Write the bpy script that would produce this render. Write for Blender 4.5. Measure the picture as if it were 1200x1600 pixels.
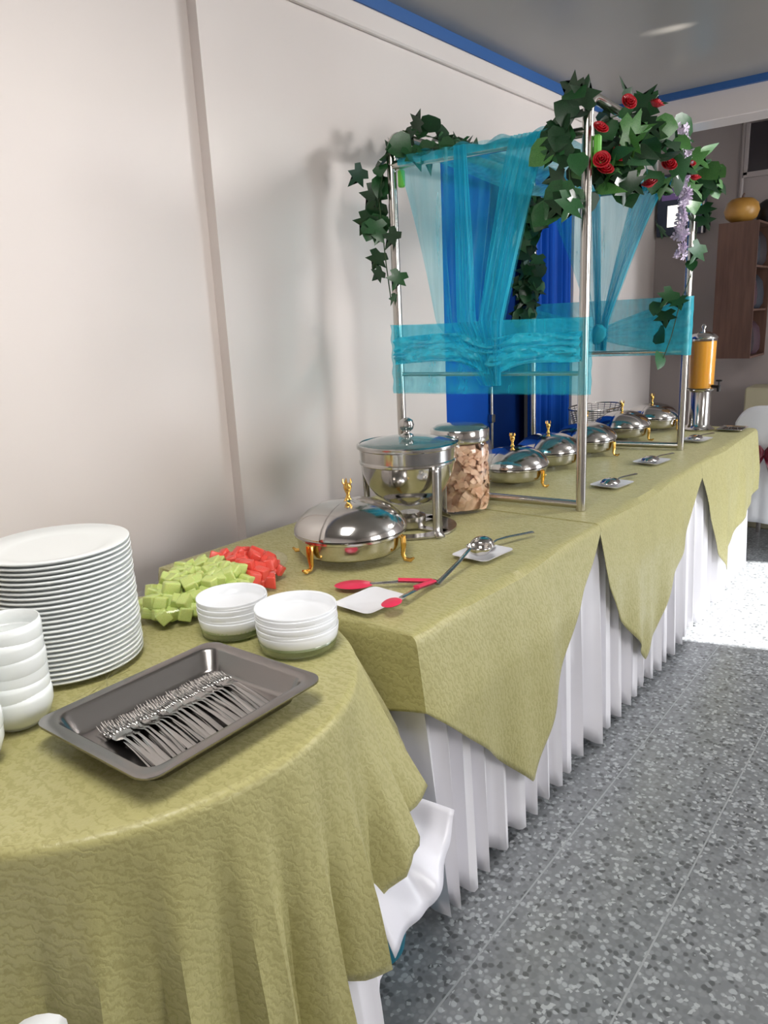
import bpy, math, random
from mathutils import Vector, Matrix, noise
random.seed(7)
PI = math.pi
for o in list(bpy.data.objects): bpy.data.objects.remove(o)
S = bpy.context.scene
COL = S.collection

# ---------------------------------------------------------------- camera
cam_d = bpy.data.cameras.new('camera'); cam = bpy.data.objects.new('camera', cam_d); COL.objects.link(cam)
R_, U_, F_ = Vector((.78596,.61655,-.04616)), Vector((-.11677,.22134,.96818)), Vector((-.60715,.75556,-.24596))
m = Matrix((R_, U_, -F_)).transposed().to_4x4(); m.translation = (0, 0, 1.37)
cam.matrix_world = m
cam_d.sensor_fit = 'VERTICAL'; cam_d.sensor_height = 36; cam_d.lens = 26.256
cam_d.clip_start = .02
S.camera = cam

# ---------------------------------------------------------------- light
S.view_settings.view_transform = 'Standard'; S.view_settings.look = 'None'
S.view_settings.gamma = 1; S.view_settings.use_curve_mapping = False
S.view_settings.exposure = 0.26
W = bpy.data.worlds.new('world'); S.world = W; W.use_nodes = True
bg = W.node_tree.nodes['Background']; bg.inputs[0].default_value = (.80, .90, 1, 1); bg.inputs[1].default_value = 1.2

def lamp(name, kind, loc, target, energy, color=(1,1,1), **kw):
    d = bpy.data.lights.new(name, kind); d.energy = energy; d.color = color
    for k, v in kw.items(): setattr(d, k, v)
    o = bpy.data.objects.new(name, d); COL.objects.link(o); o.location = loc
    o.rotation_euler = (Vector(target) - Vector(loc)).to_track_quat('-Z', 'Y').to_euler()
    return o
# sun through the far door on the right
lamp('sun', 'SUN', (4, 5.4, 3), (4-1.0, 5.4-.26, 3-.62), 26, (1, .97, .92), angle=.012)
# daylight in the far door opening, an added fill by the right wall, two ceiling lamps
lamp('door_daylight', 'AREA', (2.55, 4.6, 1.3), (0, 3.0, 1.0), 50, (.93, .97, 1), shape='RECTANGLE', size=1.2, size_y=1.9)
lamp('right_wall_fill', 'AREA', (2.55, 1.3, 1.6), (-1.7, .5, 1.45), 50, (1, .98, .95), shape='RECTANGLE', size=1.5, size_y=1.1)  # added fill light, no such panel on the wall
lamp('ceiling_panel', 'AREA', (.54, 3.8, 2.38), (-1.2, 1.8, 1.2), 26, (1, .97, .94), shape='DISK', size=.35)
lamp('ceiling_lamp', 'AREA', (-.65, .45, 2.42), (-.70, .55, 0), 22, (1, .97, .92), shape='RECTANGLE', size=.5, size_y=1.0)
lamp('glint_on_ceiling', 'SPOT', (-.58, 3.50, 2.17), (-1.15, 3.43, 2.465), 45, (1, .95, .88), spot_size=.15, spot_blend=1, shadow_soft_size=.02)  # added spot standing in for sunlight glinting off metal onto the ceiling

# ---------------------------------------------------------------- materials
MATS = {}
def mat(name, base=(.8,.8,.8), rough=.5, metal=0, **kw):
    m = bpy.data.materials.new(name); m.use_nodes = True
    b = m.node_tree.nodes['Principled BSDF']
    b.inputs['Base Color'].default_value = (*base, 1); b.inputs['Roughness'].default_value = rough
    b.inputs['Metallic'].default_value = metal
    for k, v in kw.items(): b.inputs[k].default_value = v
    MATS[name] = m; return m
def N(m, t, **kw):
    n = m.node_tree.nodes.new(t)
    for k, v in kw.items():
        if k in n.inputs: n.inputs[k].default_value = v
        else: setattr(n, k, v)
    return n
def L(m, a, b): m.node_tree.links.new(a, b)
def P(m): return m.node_tree.nodes['Principled BSDF']
def vary(m, c1, c2, scale=8, detail=3, lo=.35, hi=.65, stretch=None):
    tc = N(m, 'ShaderNodeTexCoord'); n = N(m, 'ShaderNodeTexNoise', Scale=scale, Detail=detail)
    if stretch:
        mp = N(m, 'ShaderNodeMapping'); mp.inputs['Scale'].default_value = stretch
        L(m, tc.outputs['Object'], mp.inputs[0]); L(m, mp.outputs[0], n.inputs['Vector'])
    else: L(m, tc.outputs['Object'], n.inputs['Vector'])
    r = N(m, 'ShaderNodeValToRGB'); e = r.color_ramp.elements
    e[0].position = lo; e[0].color = (*c1, 1); e[1].position = hi; e[1].color = (*c2, 1)
    L(m, n.outputs['Fac'], r.inputs[0]); L(m, r.outputs[0], P(m).inputs['Base Color'])
    return n
def bump(m, src, strength=.3, dist=.002):
    b = N(m, 'ShaderNodeBump', Strength=strength, Distance=dist); L(m, src, b.inputs['Height']); L(m, b.outputs[0], P(m).inputs['Normal'])

wall = mat('wall_paint', rough=.42); n = vary(wall, (.66,.60,.575), (.70,.64,.615), 1.5); bump(wall, n.outputs[0], .05)
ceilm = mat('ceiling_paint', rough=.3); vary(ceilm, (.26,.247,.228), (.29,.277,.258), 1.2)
strip_blue = mat('blue_border_paint', (.025,.10,.30), .45)
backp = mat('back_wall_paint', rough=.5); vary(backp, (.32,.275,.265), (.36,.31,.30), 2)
steel = mat('polished_steel', (.62,.60,.58), .13, 1)
steel2 = mat('brushed_steel', (.50,.48,.46), .26, 1); vary(steel2, (.44,.42,.41), (.54,.52,.50), 40)
tubem = mat('frame_tube_steel', (.60,.57,.53), .2, 1)
gold = mat('gold_plate', (.85,.52,.14), .22, 1)
china = mat('white_glazed_china', (.80,.83,.83), .18)
bowlm = mat('white_glazed_bowl', (.84,.86,.90), .2)
platem = mat('white_melamine', (.80,.80,.84), .25)
redsil = mat('red_silicone', (.72,.03,.09), .4)
ivory = mat('white_plastic', (.80,.82,.86), .3)
black = mat('black_plastic', (.012,.01,.012), .4)
dark = mat('dark_void', (.02,.016,.018), .7)
teal = mat('teal_plastic', (.02,.22,.32), .4)
wood = mat('brown_wood', rough=.5); vary(wood, (.085,.040,.028), (.13,.065,.045), 6, 4, stretch=(6,6,.6))
gourdm = mat('yellow_brown_gourd', rough=.35); vary(gourdm, (.36,.17,.03), (.46,.24,.05), 7)
bluep = mat('royal_blue_door_paint', rough=.6); P(bluep).inputs['Specular IOR Level'].default_value = .15; vary(bluep, (.0,.055,.34), (.0,.068,.40), 3)
blued = mat('dark_gap_blue', rough=.8); P(blued).inputs['Specular IOR Level'].default_value = .1; vary(blued, (.0,.014,.09), (.0,.018,.12), 4)
creamy = mat('cream_card', (.42,.38,.26), .6)
burg = mat('burgundy_satin', (.13,.005,.02), .35)
skirtm = mat('white_skirt_cloth', rough=.5); P(skirtm).inputs['Sheen Weight'].default_value = .2
n = vary(skirtm, (.80,.79,.84), (.85,.84,.89), 3)
satin = mat('white_satin', (.78,.78,.86), .28)

def lime_material():
    m = mat('lime_gold_brocade', rough=.45); P(m).inputs['Sheen Weight'].default_value = .35
    P(m).inputs['Sheen Tint'].default_value = (.9,.88,.6,1)
    tc = N(m, 'ShaderNodeTexCoord')
    v = N(m, 'ShaderNodeTexVoronoi', Scale=34); v.distance = 'MANHATTAN'
    w = N(m, 'ShaderNodeTexWave', Scale=24, Distortion=9, Detail=4); w.wave_type = 'RINGS'; w.inputs['Detail Scale'].default_value = 3
    fine = N(m, 'ShaderNodeTexNoise', Scale=300, Detail=2)
    for k in (v, w, fine): L(m, tc.outputs['Object'], k.inputs['Vector'])
    mx = N(m, 'ShaderNodeMath', operation='MULTIPLY'); L(m, v.outputs['Distance'], mx.inputs[0]); L(m, w.outputs['Fac'], mx.inputs[1])
    ad = N(m, 'ShaderNodeMath', operation='ADD'); L(m, mx.outputs[0], ad.inputs[0])
    ml = N(m, 'ShaderNodeMath', operation='MULTIPLY'); ml.inputs[1].default_value = .55
    L(m, fine.outputs['Fac'], ml.inputs[0]); L(m, ml.outputs[0], ad.inputs[1])
    r = N(m, 'ShaderNodeValToRGB'); e = r.color_ramp.elements
    e[0].position = .2; e[0].color = (.325,.297,.110,1); e[1].position = .62; e[1].color = (.41,.38,.16,1)
    L(m, ad.outputs[0], r.inputs[0]); L(m, r.outputs[0], P(m).inputs['Base Color'])
    r2 = N(m, 'ShaderNodeMapRange'); r2.inputs['To Min'].default_value = .6; r2.inputs['To Max'].default_value = .33
    L(m, ad.outputs[0], r2.inputs['Value']); L(m, r2.outputs[0], P(m).inputs['Roughness'])
    bump(m, ad.outputs[0], .28, .0012)
    return m
lime = lime_material()

def sheer(name, col, alpha, shine=.35):
    m = mat(name, col, .35); nt = m.node_tree; b = P(m)
    b.inputs['Sheen Weight'].default_value = .3
    tc = N(m, 'ShaderNodeTexCoord'); mp = N(m, 'ShaderNodeMapping'); mp.inputs['Scale'].default_value = (26, 26, 1.6)
    n = N(m, 'ShaderNodeTexNoise', Scale=1.4, Detail=3); L(m, tc.outputs['Object'], mp.inputs[0]); L(m, mp.outputs[0], n.inputs['Vector'])
    mr = N(m, 'ShaderNodeMapRange'); mr.inputs['From Min'].default_value = .3; mr.inputs['From Max'].default_value = .7
    mr.inputs['To Min'].default_value = max(0, alpha-.14); mr.inputs['To Max'].default_value = min(1, alpha+.14)
    L(m, n.outputs['Fac'], mr.inputs['Value'])
    tr = N(m, 'ShaderNodeBsdfTransparent'); tr.inputs[0].default_value = (.72,.93,.97,1)
    tl = N(m, 'ShaderNodeBsdfTranslucent'); tl.inputs[0].default_value = (*col, 1)
    m1 = N(m, 'ShaderNodeMixShader'); m1.inputs[0].default_value = .35
    L(m, b.outputs[0], m1.inputs[1]); L(m, tl.outputs[0], m1.inputs[2])
    m2 = N(m, 'ShaderNodeMixShader'); L(m, mr.outputs[0], m2.inputs[0]); L(m, tr.outputs[0], m2.inputs[1]); L(m, m1.outputs[0], m2.inputs[2])
    L(m, m2.outputs[0], nt.nodes['Material Output'].inputs[0])
    return m
TC = (.035,.66,.84)
sheer_l = sheer('turquoise_organza_single', TC, .24)
sheer_m = sheer('turquoise_organza_double', TC, .52)
sheer_d = sheer('turquoise_organza_gathered', TC, .82)

def glass(name, col=(1,1,1), alpha=.2, rough=.05):
    m = mat(name, col, rough); b = P(m)
    tr = N(m, 'ShaderNodeBsdfTransparent'); tr.inputs[0].default_value = (*[.6+.4*c for c in col], 1)
    gl = N(m, 'ShaderNodeBsdfGlossy', Roughness=rough)
    lw = N(m, 'ShaderNodeLayerWeight', Blend=.35)
    mr = N(m, 'ShaderNodeMapRange'); mr.inputs['To Min'].default_value = alpha*.3; mr.inputs['To Max'].default_value = min(1, alpha*2.2)
    L(m, lw.outputs['Facing'], mr.inputs['Value'])
    mx = N(m, 'ShaderNodeMixShader'); L(m, mr.outputs[0], mx.inputs[0]); L(m, tr.outputs[0], mx.inputs[1]); L(m, gl.outputs[0], mx.inputs[2])
    L(m, mx.outputs[0], m.node_tree.nodes['Material Output'].inputs[0]); return m
clear = glass('clear_glass', (1,1,1), .09)
greenglass = glass('greenish_glass', (.55,.75,.4), .3)
juice = mat('orange_juice', (.90,.40,.012), .3); P(juice).inputs['Subsurface Weight'].default_value = .15
tealtint = mat('teal_tinted_lid', (.09,.15,.15), .1); P(tealtint).inputs['Coat Weight'].default_value = .6  # teal tint paints a blue-green reflection into the soup lid
melon = mat('honeydew_flesh', (.50,.60,.17), .35); P(melon).inputs['Subsurface Weight'].default_value = .1; vary(melon, (.42,.52,.12), (.62,.70,.28), 25)
wmelon = mat('watermelon_flesh', (.75,.06,.04), .3); vary(wmelon, (.62,.035,.03), (.80,.12,.08), 30)
cracker = mat('toasted_flatbread', rough=.6); vary(cracker, (.74,.42,.26), (.90,.66,.48), 30)
leafm = []
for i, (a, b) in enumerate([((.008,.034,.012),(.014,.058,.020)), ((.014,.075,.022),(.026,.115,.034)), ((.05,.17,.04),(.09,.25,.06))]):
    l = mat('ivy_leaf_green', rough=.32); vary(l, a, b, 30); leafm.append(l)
stemm = mat('vine_stem', (.03,.07,.02), .6)
rosem = mat('red_rose_petal', (.50,.006,.018), .5)
lilac = mat('lilac_petal', (.74,.64,.80), .6)
clipm = mat('bright_green_tape', (.16,.55,.07), .35)

def terrazzo():
    m = mat('grey_terrazzo', rough=.28)
    tc = N(m, 'ShaderNodeTexCoord')
    wn = N(m, 'ShaderNodeTexNoise', Scale=30, Detail=2); L(m, tc.outputs['Object'], wn.inputs['Vector'])
    mxv = N(m, 'ShaderNodeMix', data_type='VECTOR'); mxv.inputs['Factor'].default_value = .012
    L(m, tc.outputs['Object'], mxv.inputs[4]); L(m, wn.outputs['Color'], mxv.inputs[5])
    def chips(scale, thr, seed):
        v = N(m, 'ShaderNodeTexVoronoi', Scale=scale); v.inputs['Randomness'].default_value = 1
        mp = N(m, 'ShaderNodeMapping'); mp.inputs['Location'].default_value = (seed, seed*1.7, 0)
        L(m, mxv.outputs[1], mp.inputs[0]); L(m, mp.outputs[0], v.inputs['Vector']); return v
    v = chips(74, .3, 0); v2 = chips(120, .3, 3.1)
    r = N(m, 'ShaderNodeValToRGB'); r.color_ramp.interpolation = 'CONSTANT'
    cols = [(0,.20),(.20,.34),(.34,.44),(.62,.50),(.84,.70)]
    e = r.color_ramp.elements
    while len(e) < len(cols): e.new(.5)
    for k, (p, c) in enumerate(cols): e[k].position = p; e[k].color = (c*.53, c*.565, c*.60, 1)
    sep = N(m, 'ShaderNodeSeparateColor'); L(m, v.outputs['Color'], sep.inputs[0]); L(m, sep.outputs[0], r.inputs[0])
    # matrix between chips
    mr = N(m, 'ShaderNodeMapRange'); mr.inputs['From Min'].default_value = .42; mr.inputs['From Max'].default_value = .62
    L(m, v.outputs['Distance'], mr.inputs['Value'])
    mc = N(m, 'ShaderNodeMix', data_type='RGBA'); mc.inputs[7].default_value = (.20,.213,.228,1)
    L(m, mr.outputs[0], mc.inputs['Factor']); L(m, r.outputs[0], mc.inputs[6])
    sep2 = N(m, 'ShaderNodeSeparateColor'); L(m, v2.outputs['Color'], sep2.inputs[0])
    st = N(m, 'ShaderNodeMath', operation='GREATER_THAN'); st.inputs[1].default_value = .93; L(m, sep2.outputs[1], st.inputs[0])
    ml = N(m, 'ShaderNodeMath', operation='MULTIPLY'); ml.inputs[1].default_value = .8; L(m, st.outputs[0], ml.inputs[0])
    mc2 = N(m, 'ShaderNodeMix', data_type='RGBA'); mc2.inputs[7].default_value = (.46,.49,.51,1)
    L(m, ml.outputs[0], mc2.inputs['Factor']); L(m, mc.outputs[2], mc2.inputs[6])
    L(m, mc2.outputs[2], P(m).inputs['Base Color']); return m
terr = terrazzo()
stripm = mat('pale_divider', (.34,.36,.38), .4)

# ---------------------------------------------------------------- helpers
def link(name, me, mt, parent=None, loc=None, rot=None, smooth=True):
    o = bpy.data.objects.new(name, me); COL.objects.link(o)
    if mt is not None:
        for k in (mt if isinstance(mt, (list, tuple)) else [mt]): me.materials.append(k)
    if smooth:
        me.shade_smooth()
        try: me.set_sharp_from_angle(angle=.7)
        except Exception: pass
    if parent: o.parent = parent
    if loc: o.location = loc
    if rot: o.rotation_euler = rot
    return o
class MB:
    def __init__(s): s.v = []; s.f = []; s.mi = []
    def add(s, v, f, mi=0):
        k = len(s.v); s.v += [tuple(a) for a in v]; s.f += [tuple(i+k for i in q) for q in f]; s.mi += [mi]*len(f); return s
    def box(s, c, d, bev=0, M=None):
        x, y, z = d[0]/2, d[1]/2, d[2]/2
        b = min(bev, x*.9, y*.9, z*.9) if bev else 0
        if not b:
            V = [(i*x, j*y, k*z) for k in (-1,1) for j in (-1,1) for i in (-1,1)]
            F = [(0,2,3,1),(4,5,7,6),(0,1,5,4),(2,6,7,3),(0,4,6,2),(1,3,7,5)]
        else:
            V = []; F = []
            idx = {}
            for sx in (-1,1):
                for sy in (-1,1):
                    for sz in (-1,1):
                        for a, p in enumerate(((x,y-b,z-b),(x-b,y,z-b),(x-b,y-b,z))):
                            idx[sx,sy,sz,a] = len(V); V.append((sx*p[0], sy*p[1], sz*p[2]))
            g = lambda *k: idx[k]
            for t in (-1,1):
                F.append((g(t,-1,-1,0),g(t,1,-1,0),g(t,1,1,0),g(t,-1,1,0))); F.append((g(-1,t,-1,1),g(1,t,-1,1),g(1,t,1,1),g(-1,t,1,1))); F.append((g(-1,-1,t,2),g(1,-1,t,2),g(1,1,t,2),g(-1,1,t,2)))
            for a_ in (-1,1):
                for b_ in (-1,1):
                    F.append((g(a_,b_,-1,0),g(a_,b_,1,0),g(a_,b_,1,1),g(a_,b_,-1,1)))
                    F.append((g(a_,-1,b_,0),g(a_,1,b_,0),g(a_,1,b_,2),g(a_,-1,b_,2)))
                    F.append((g(-1,a_,b_,1),g(1,a_,b_,1),g(1,a_,b_,2),g(-1,a_,b_,2)))
            for sx in (-1,1):
                for sy in (-1,1):
                    for sz in (-1,1): F.append((g(sx,sy,sz,0),g(sx,sy,sz,1),g(sx,sy,sz,2)))
        V = [Vector(v) for v in V]
        if M is not None: V = [M @ v for v in V]
        return s.add([(v[0]+c[0], v[1]+c[1], v[2]+c[2]) for v in V], F)
    def lathe(s, prof, seg=32, c=(0,0,0), a0=0, a1=2*PI, sx=1, sy=1):
        full = abs(a1-a0-2*PI) < 1e-6; n = seg if full else seg+1
        V = []; F = []
        for (r, z) in prof:
            for k in range(n):
                a = a0+(a1-a0)*k/seg; V.append((c[0]+r*sx*math.cos(a), c[1]+r*sy*math.sin(a), c[2]+z))
        for i in range(len(prof)-1):
            for k in range(seg):
                k2 = (k+1) % n if full else k+1
                F.append((i*n+k, i*n+k2, (i+1)*n+k2, (i+1)*n+k))
        return s.add(V, F)
    def tube(s, pts, r, seg=10, cap=True, flat=1.0):
        pts = [Vector(p) for p in pts]; n = len(pts); V = []; F = []
        rr = r if isinstance(r, (list, tuple)) else [r]*n
        t0 = (pts[1]-pts[0]).normalized(); up = Vector((0,0,1)) if abs(t0.z) < .9 else Vector((1,0,0))
        a = t0.cross(up).normalized()
        for i, p in enumerate(pts):
            t = ((pts[min(i+1,n-1)]-pts[max(i-1,0)])).normalized()
            a = (a - t*a.dot(t)).normalized(); b = t.cross(a)
            for k in range(seg):
                q = 2*PI*k/seg; V.append(p + a*math.cos(q)*rr[i] + b*math.sin(q)*rr[i]*flat)
        for i in range(n-1):
            for k in range(seg):
                F.append((i*seg+k, i*seg+(k+1)%seg, (i+1)*seg+(k+1)%seg, (i+1)*seg+k))
        if cap: F.append(tuple(range(seg))[::-1]); F.append(tuple((n-1)*seg+k for k in range(seg)))
        return s.add(V, F)
    def grid(s, fn, nu, nv):
        V = [fn(i/nu, j/nv) for j in range(nv+1) for i in range(nu+1)]
        F = [(j*(nu+1)+i, j*(nu+1)+i+1, (j+1)*(nu+1)+i+1, (j+1)*(nu+1)+i) for j in range(nv) for i in range(nu)]
        return s.add(V, F)
    def mesh(s, name='m'):
        me = bpy.data.meshes.new(name); me.from_pydata(s.v, [], s.f); me.update(); me.validate(); return me
    def build(s, name, mt, parent=None, loc=None, rot=None, smooth=True, solid=0, off=0, weld=0):
        me = s.mesh(name)
        if weld:
            import bmesh
            b = bmesh.new(); b.from_mesh(me); bmesh.ops.remove_doubles(b, verts=b.verts[:], dist=weld); bmesh.ops.recalc_face_normals(b, faces=b.faces[:]); b.to_mesh(me); b.free()
        o = link(name, me, mt, parent, loc, rot, smooth)
        if solid:
            md = o.modifiers.new('thickness', 'SOLIDIFY'); md.thickness = solid; md.offset = off
        return o
def tag(o, label, cat, group=None, kind=None):
    if label: o['label'] = label
    if cat: o['category'] = cat
    if group: o['group'] = group
    if kind: o['kind'] = kind
    return o
def thing(name, label, cat, loc=(0,0,0), rz=0, group=None):
    o = bpy.data.objects.new(name, None); COL.objects.link(o); o.location = loc; o.rotation_euler = (0,0,rz); o.empty_display_size = .05
    return tag(o, label, cat, group)
def dup(root, loc, rz=0, label=None, group=None):
    r = root.copy(); COL.objects.link(r); r.location = loc; r.rotation_euler = (0,0,rz)
    if label: r['label'] = label
    if group: r['group'] = group
    for ch in list(root.children):
        c = ch.copy(); COL.objects.link(c); c.parent = r
        for g in list(ch.children):
            d = g.copy(); COL.objects.link(d); d.parent = c
    return r
def struct(o): o['kind'] = 'structure'; return o
def nz(x, y, z=0, s=1): return noise.noise(Vector((x*s, y*s, z*s)))
def lerp(a, b, t): return a+(b-a)*t
def pw(xs, t):
    for (a, b), (c, d) in zip(xs, xs[1:]):
        if t <= c: return lerp(b, d, max(0, (t-a)/(c-a)))
    return xs[-1][1]

# ---------------------------------------------------------------- room
XW, XR, YB, YF, ZC = -1.82, 2.6, 5.3, -1.7, 2.465
fl = struct(MB().box(((XW+XR)/2, (YB+YF)/2, -.05), (XR-XW+.6, YB-YF+.6, .1)).build('floor', terr, smooth=False))
for x in (-1.33, -1.03, -.727, -.428, -.13, .17, .47, .77, 1.07, 1.37, 1.67, 1.97, 2.27):
    MB().box((x, (YB+YF)/2, .0004), (.004, YB-YF, .001)).build('divider_strip', stripm, fl, smooth=False)
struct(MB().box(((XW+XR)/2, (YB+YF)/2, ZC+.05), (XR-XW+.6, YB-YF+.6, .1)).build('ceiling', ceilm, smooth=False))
# left wall: the nearer stretch is set back 4 cm, the farther one holds the blue doorway
DY0, DY1, DZ = 2.735, 4.02, 2.085
lw = MB()
lw.box((XW-.04-.1, (YF-.3+1.545)/2, ZC/2), (.2, 1.545-YF+.3, ZC))
lw.box((XW-.1, (1.545+DY0)/2, ZC/2), (.2, DY0-1.545, ZC))
lw.box((XW-.1, (DY1+YB+.3)/2, ZC/2), (.2, YB+.3-DY1, ZC))
lw.box((XW-.1, (DY0+DY1)/2, (ZC+DZ)/2), (.2, DY1-DY0, ZC-DZ))
struct(lw.build('wall_left', wall, smooth=False))
# recess closing the blue doorway
struct(MB().box((XW-.34, (DY0+DY1)/2, 1.1), (.04, DY1-DY0+.4, 2.4)).build('wall_recess', dark, smooth=False))
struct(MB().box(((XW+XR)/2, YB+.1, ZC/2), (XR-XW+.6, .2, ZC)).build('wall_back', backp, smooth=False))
# wall behind the camera
wb = MB()
wb.box(((XW+XR)/2, YF-.1, ZC/2), (XR-XW+.4, .2, ZC))
struct(wb.build('wall_front', wall, smooth=False))
# right wall with the open door
wr = MB()
wr.box((XR+.1, (YF+3.98)/2, ZC/2), (.2, 3.98-YF, ZC)); wr.box((XR+.1, (5.25+YB)/2, ZC/2), (.2, YB-5.25, ZC))
wr.box((XR+.1, 4.615, (ZC+2.3)/2), (.2, 1.27, ZC-2.3))
struct(wr.build('wall_right', wall, smooth=False))
# beams under the ceiling and the blue border
struct(MB().box((XW+.012, (1.545+4.4)/2, (2.345+2.42)/2), (.024, 4.4-1.545, .075), .006).build('trim_1', wall, smooth=False))
struct(MB().box((XW+.010, (YF+4.38)/2, 2.4425), (.03, 4.38-YF, .045)).build('trim_2', strip_blue, smooth=False))
struct(MB().box(((XW+XR)/2, 4.5, (2.30+ZC)/2), (XR-XW, .2, ZC-2.30), .004).build('trim_3', wall, smooth=False))
struct(MB().box(((XW+XR)/2, 4.392, 2.448), (XR-XW, .03, .034)).build('trim_4', strip_blue, smooth=False))
struct(MB().box((XW-.03, (YF+1.54)/2, .05), (.02, 1.54-YF, .10)).build('baseboard_left', stripm, smooth=False))
# blue doorway: flat leaf, dark panel painted as the shaded gap, latch, pleated blue curtain
d = struct(thing('door_1', None, None, (XW, DY0, 0)))
MB().box((-.03, .21, DZ/2), (.04, .41, DZ-.01), .004).build('door_leaf', bluep, d, smooth=False)
MB().box((-.10, .63, DZ/2), (.03, .50, DZ-.01), .004).build('gap_panel', blued, d, smooth=False)
def cur(u, v):
    return (-.02+.018*math.sin(u*38)+.006*math.sin(u*91), .79+u*.49, .02+v*(DZ-.04))
MB().grid(cur, 90, 12).build('blue_curtain', bluep, d, solid=.002)
MB().tube([(.0,.385,.60),(.0,.385,1.05)], .009).box((.0,.385,.90), (.03,.03,.04), .004).box((.0,.385,.66), (.03,.05,.03), .004).build('latch_bolt', steel2, d)
# high dark window in the back wall, with a pipe beside it
w1 = struct(thing('window_1', None, None, (-1.27, YB, 2.14)))
MB().box((.35,-.005,.145), (.70,.01,.29)).build('window_pane', mat('dark_window_glass', (.035,.028,.032), .25), w1, smooth=False)
fr = MB(); fr.box((.35,-.012,.0),(.74,.03,.03)); fr.box((-.01,-.012,.145),(.02,.03,.29)); fr.box((.17,-.012,.145),(.015,.03,.29)); fr.box((.70,-.012,.145),(.02,.03,.29))
fr.build('window_frame', backp, w1, smooth=False)
tag(MB().tube([(-1.30,YB-.014,1.2),(-1.30,YB-.014,2.45)], .012).build('wall_pipe', backp), 'thin vertical painted pipe on the back wall beside the high dark window', 'pipe')

# ---------------------------------------------------------------- buffet table, skirt and cloths
TZ = .750
def xf(y): return -.850-.012*(y-1.12)
def xb(y): return -1.690-.008*(y-1.12)
Y0, Y1 = 1.13, 4.16
t = thing('buffet_table', 'long buffet table hidden under lime cloths and a white pleated skirt', 'table', (-1.27, 2.6, 0))
tp = MB(); V = [(xb(Y0)+.01+1.27,Y0+.012-2.6),(xf(Y0)-.012+1.27,Y0+.012-2.6),(xf(Y1)-.012+1.27,Y1-.012-2.6),(xb(Y1)+.01+1.27,Y1-.012-2.6)]
tp.add([(a,b,TZ-.035) for a,b in V]+[(a,b,TZ-.006) for a,b in V], [(3,2,1,0),(4,5,6,7),(0,1,5,4),(1,2,6,5),(2,3,7,6),(3,0,4,7)])
tp.build('tabletop', wood, t, smooth=False)
for yy in (-1.36, 0, 1.44):
    for xx in (-.34, .33): MB().tube([(xx,yy,0),(xx,yy,TZ-.035)], .015, 8).build('leg', steel2, t)

def skirt_path():
    pts = []
    x = -1.60
    while x < xf(Y0)-.012: pts.append((x, Y0+.012, 0, -1)); x += .012
    y = Y0+.012
    while y < Y1-.012: pts.append((xf(y)-.010, y, 1, 0)); y += .012
    x = xf(Y1)-.010
    while x > -1.62: pts.append((x, Y1-.010, 0, 1)); x -= .012
    return pts
pts = skirt_path(); sk = MB(); NV = 14; V = []; F = []
s_acc = 0; prev = None
for i, (x, y, nx, ny) in enumerate(pts):
    if prev: s_acc += math.hypot(x-prev[0], y-prev[1])
    prev = (x, y)
    ph = s_acc/.088*2*PI + 4.5*nz(s_acc*2.3, 0)+2.0*nz(s_acc*6.1, 3)
    w = math.sin(ph); w = math.copysign(abs(w)**.8, w)*(.75+.5*nz(s_acc*5, 8))
    w2 = .35*math.sin(ph*2.7+1)
    bottom = .045 - .030*(w+1)/2 + .02*nz(s_acc*6, 5)
    near = max(0, 1-math.hypot(x-xf(Y0), y-Y0)/.12)
    for j in range(NV+1):
        v = j/NV; z = lerp(TZ-.02, bottom, v)
        a = (.006 + .024*v**.8)*(w+w2*(1-v*.5)) + .012*v
        ox = nx; oy = ny
        if ny == -1: a = min(a*.4, .004); 
        dx = ox*a + near*.018*v*1.0; dy = oy*a + near*.055*v
        V.append((x+dx, y+dy, z))
for i in range(len(pts)-1):
    for j in range(NV): F.append((i*(NV+1)+j, i*(NV+1)+j+1, (i+1)*(NV+1)+j+1, (i+1)*(NV+1)+j))
sk.add(V, F)
tag(sk.build('table_skirt', skirtm, solid=.0015), 'white pleated skirt hanging around the long buffet table down to the floor', 'table skirt')

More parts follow.
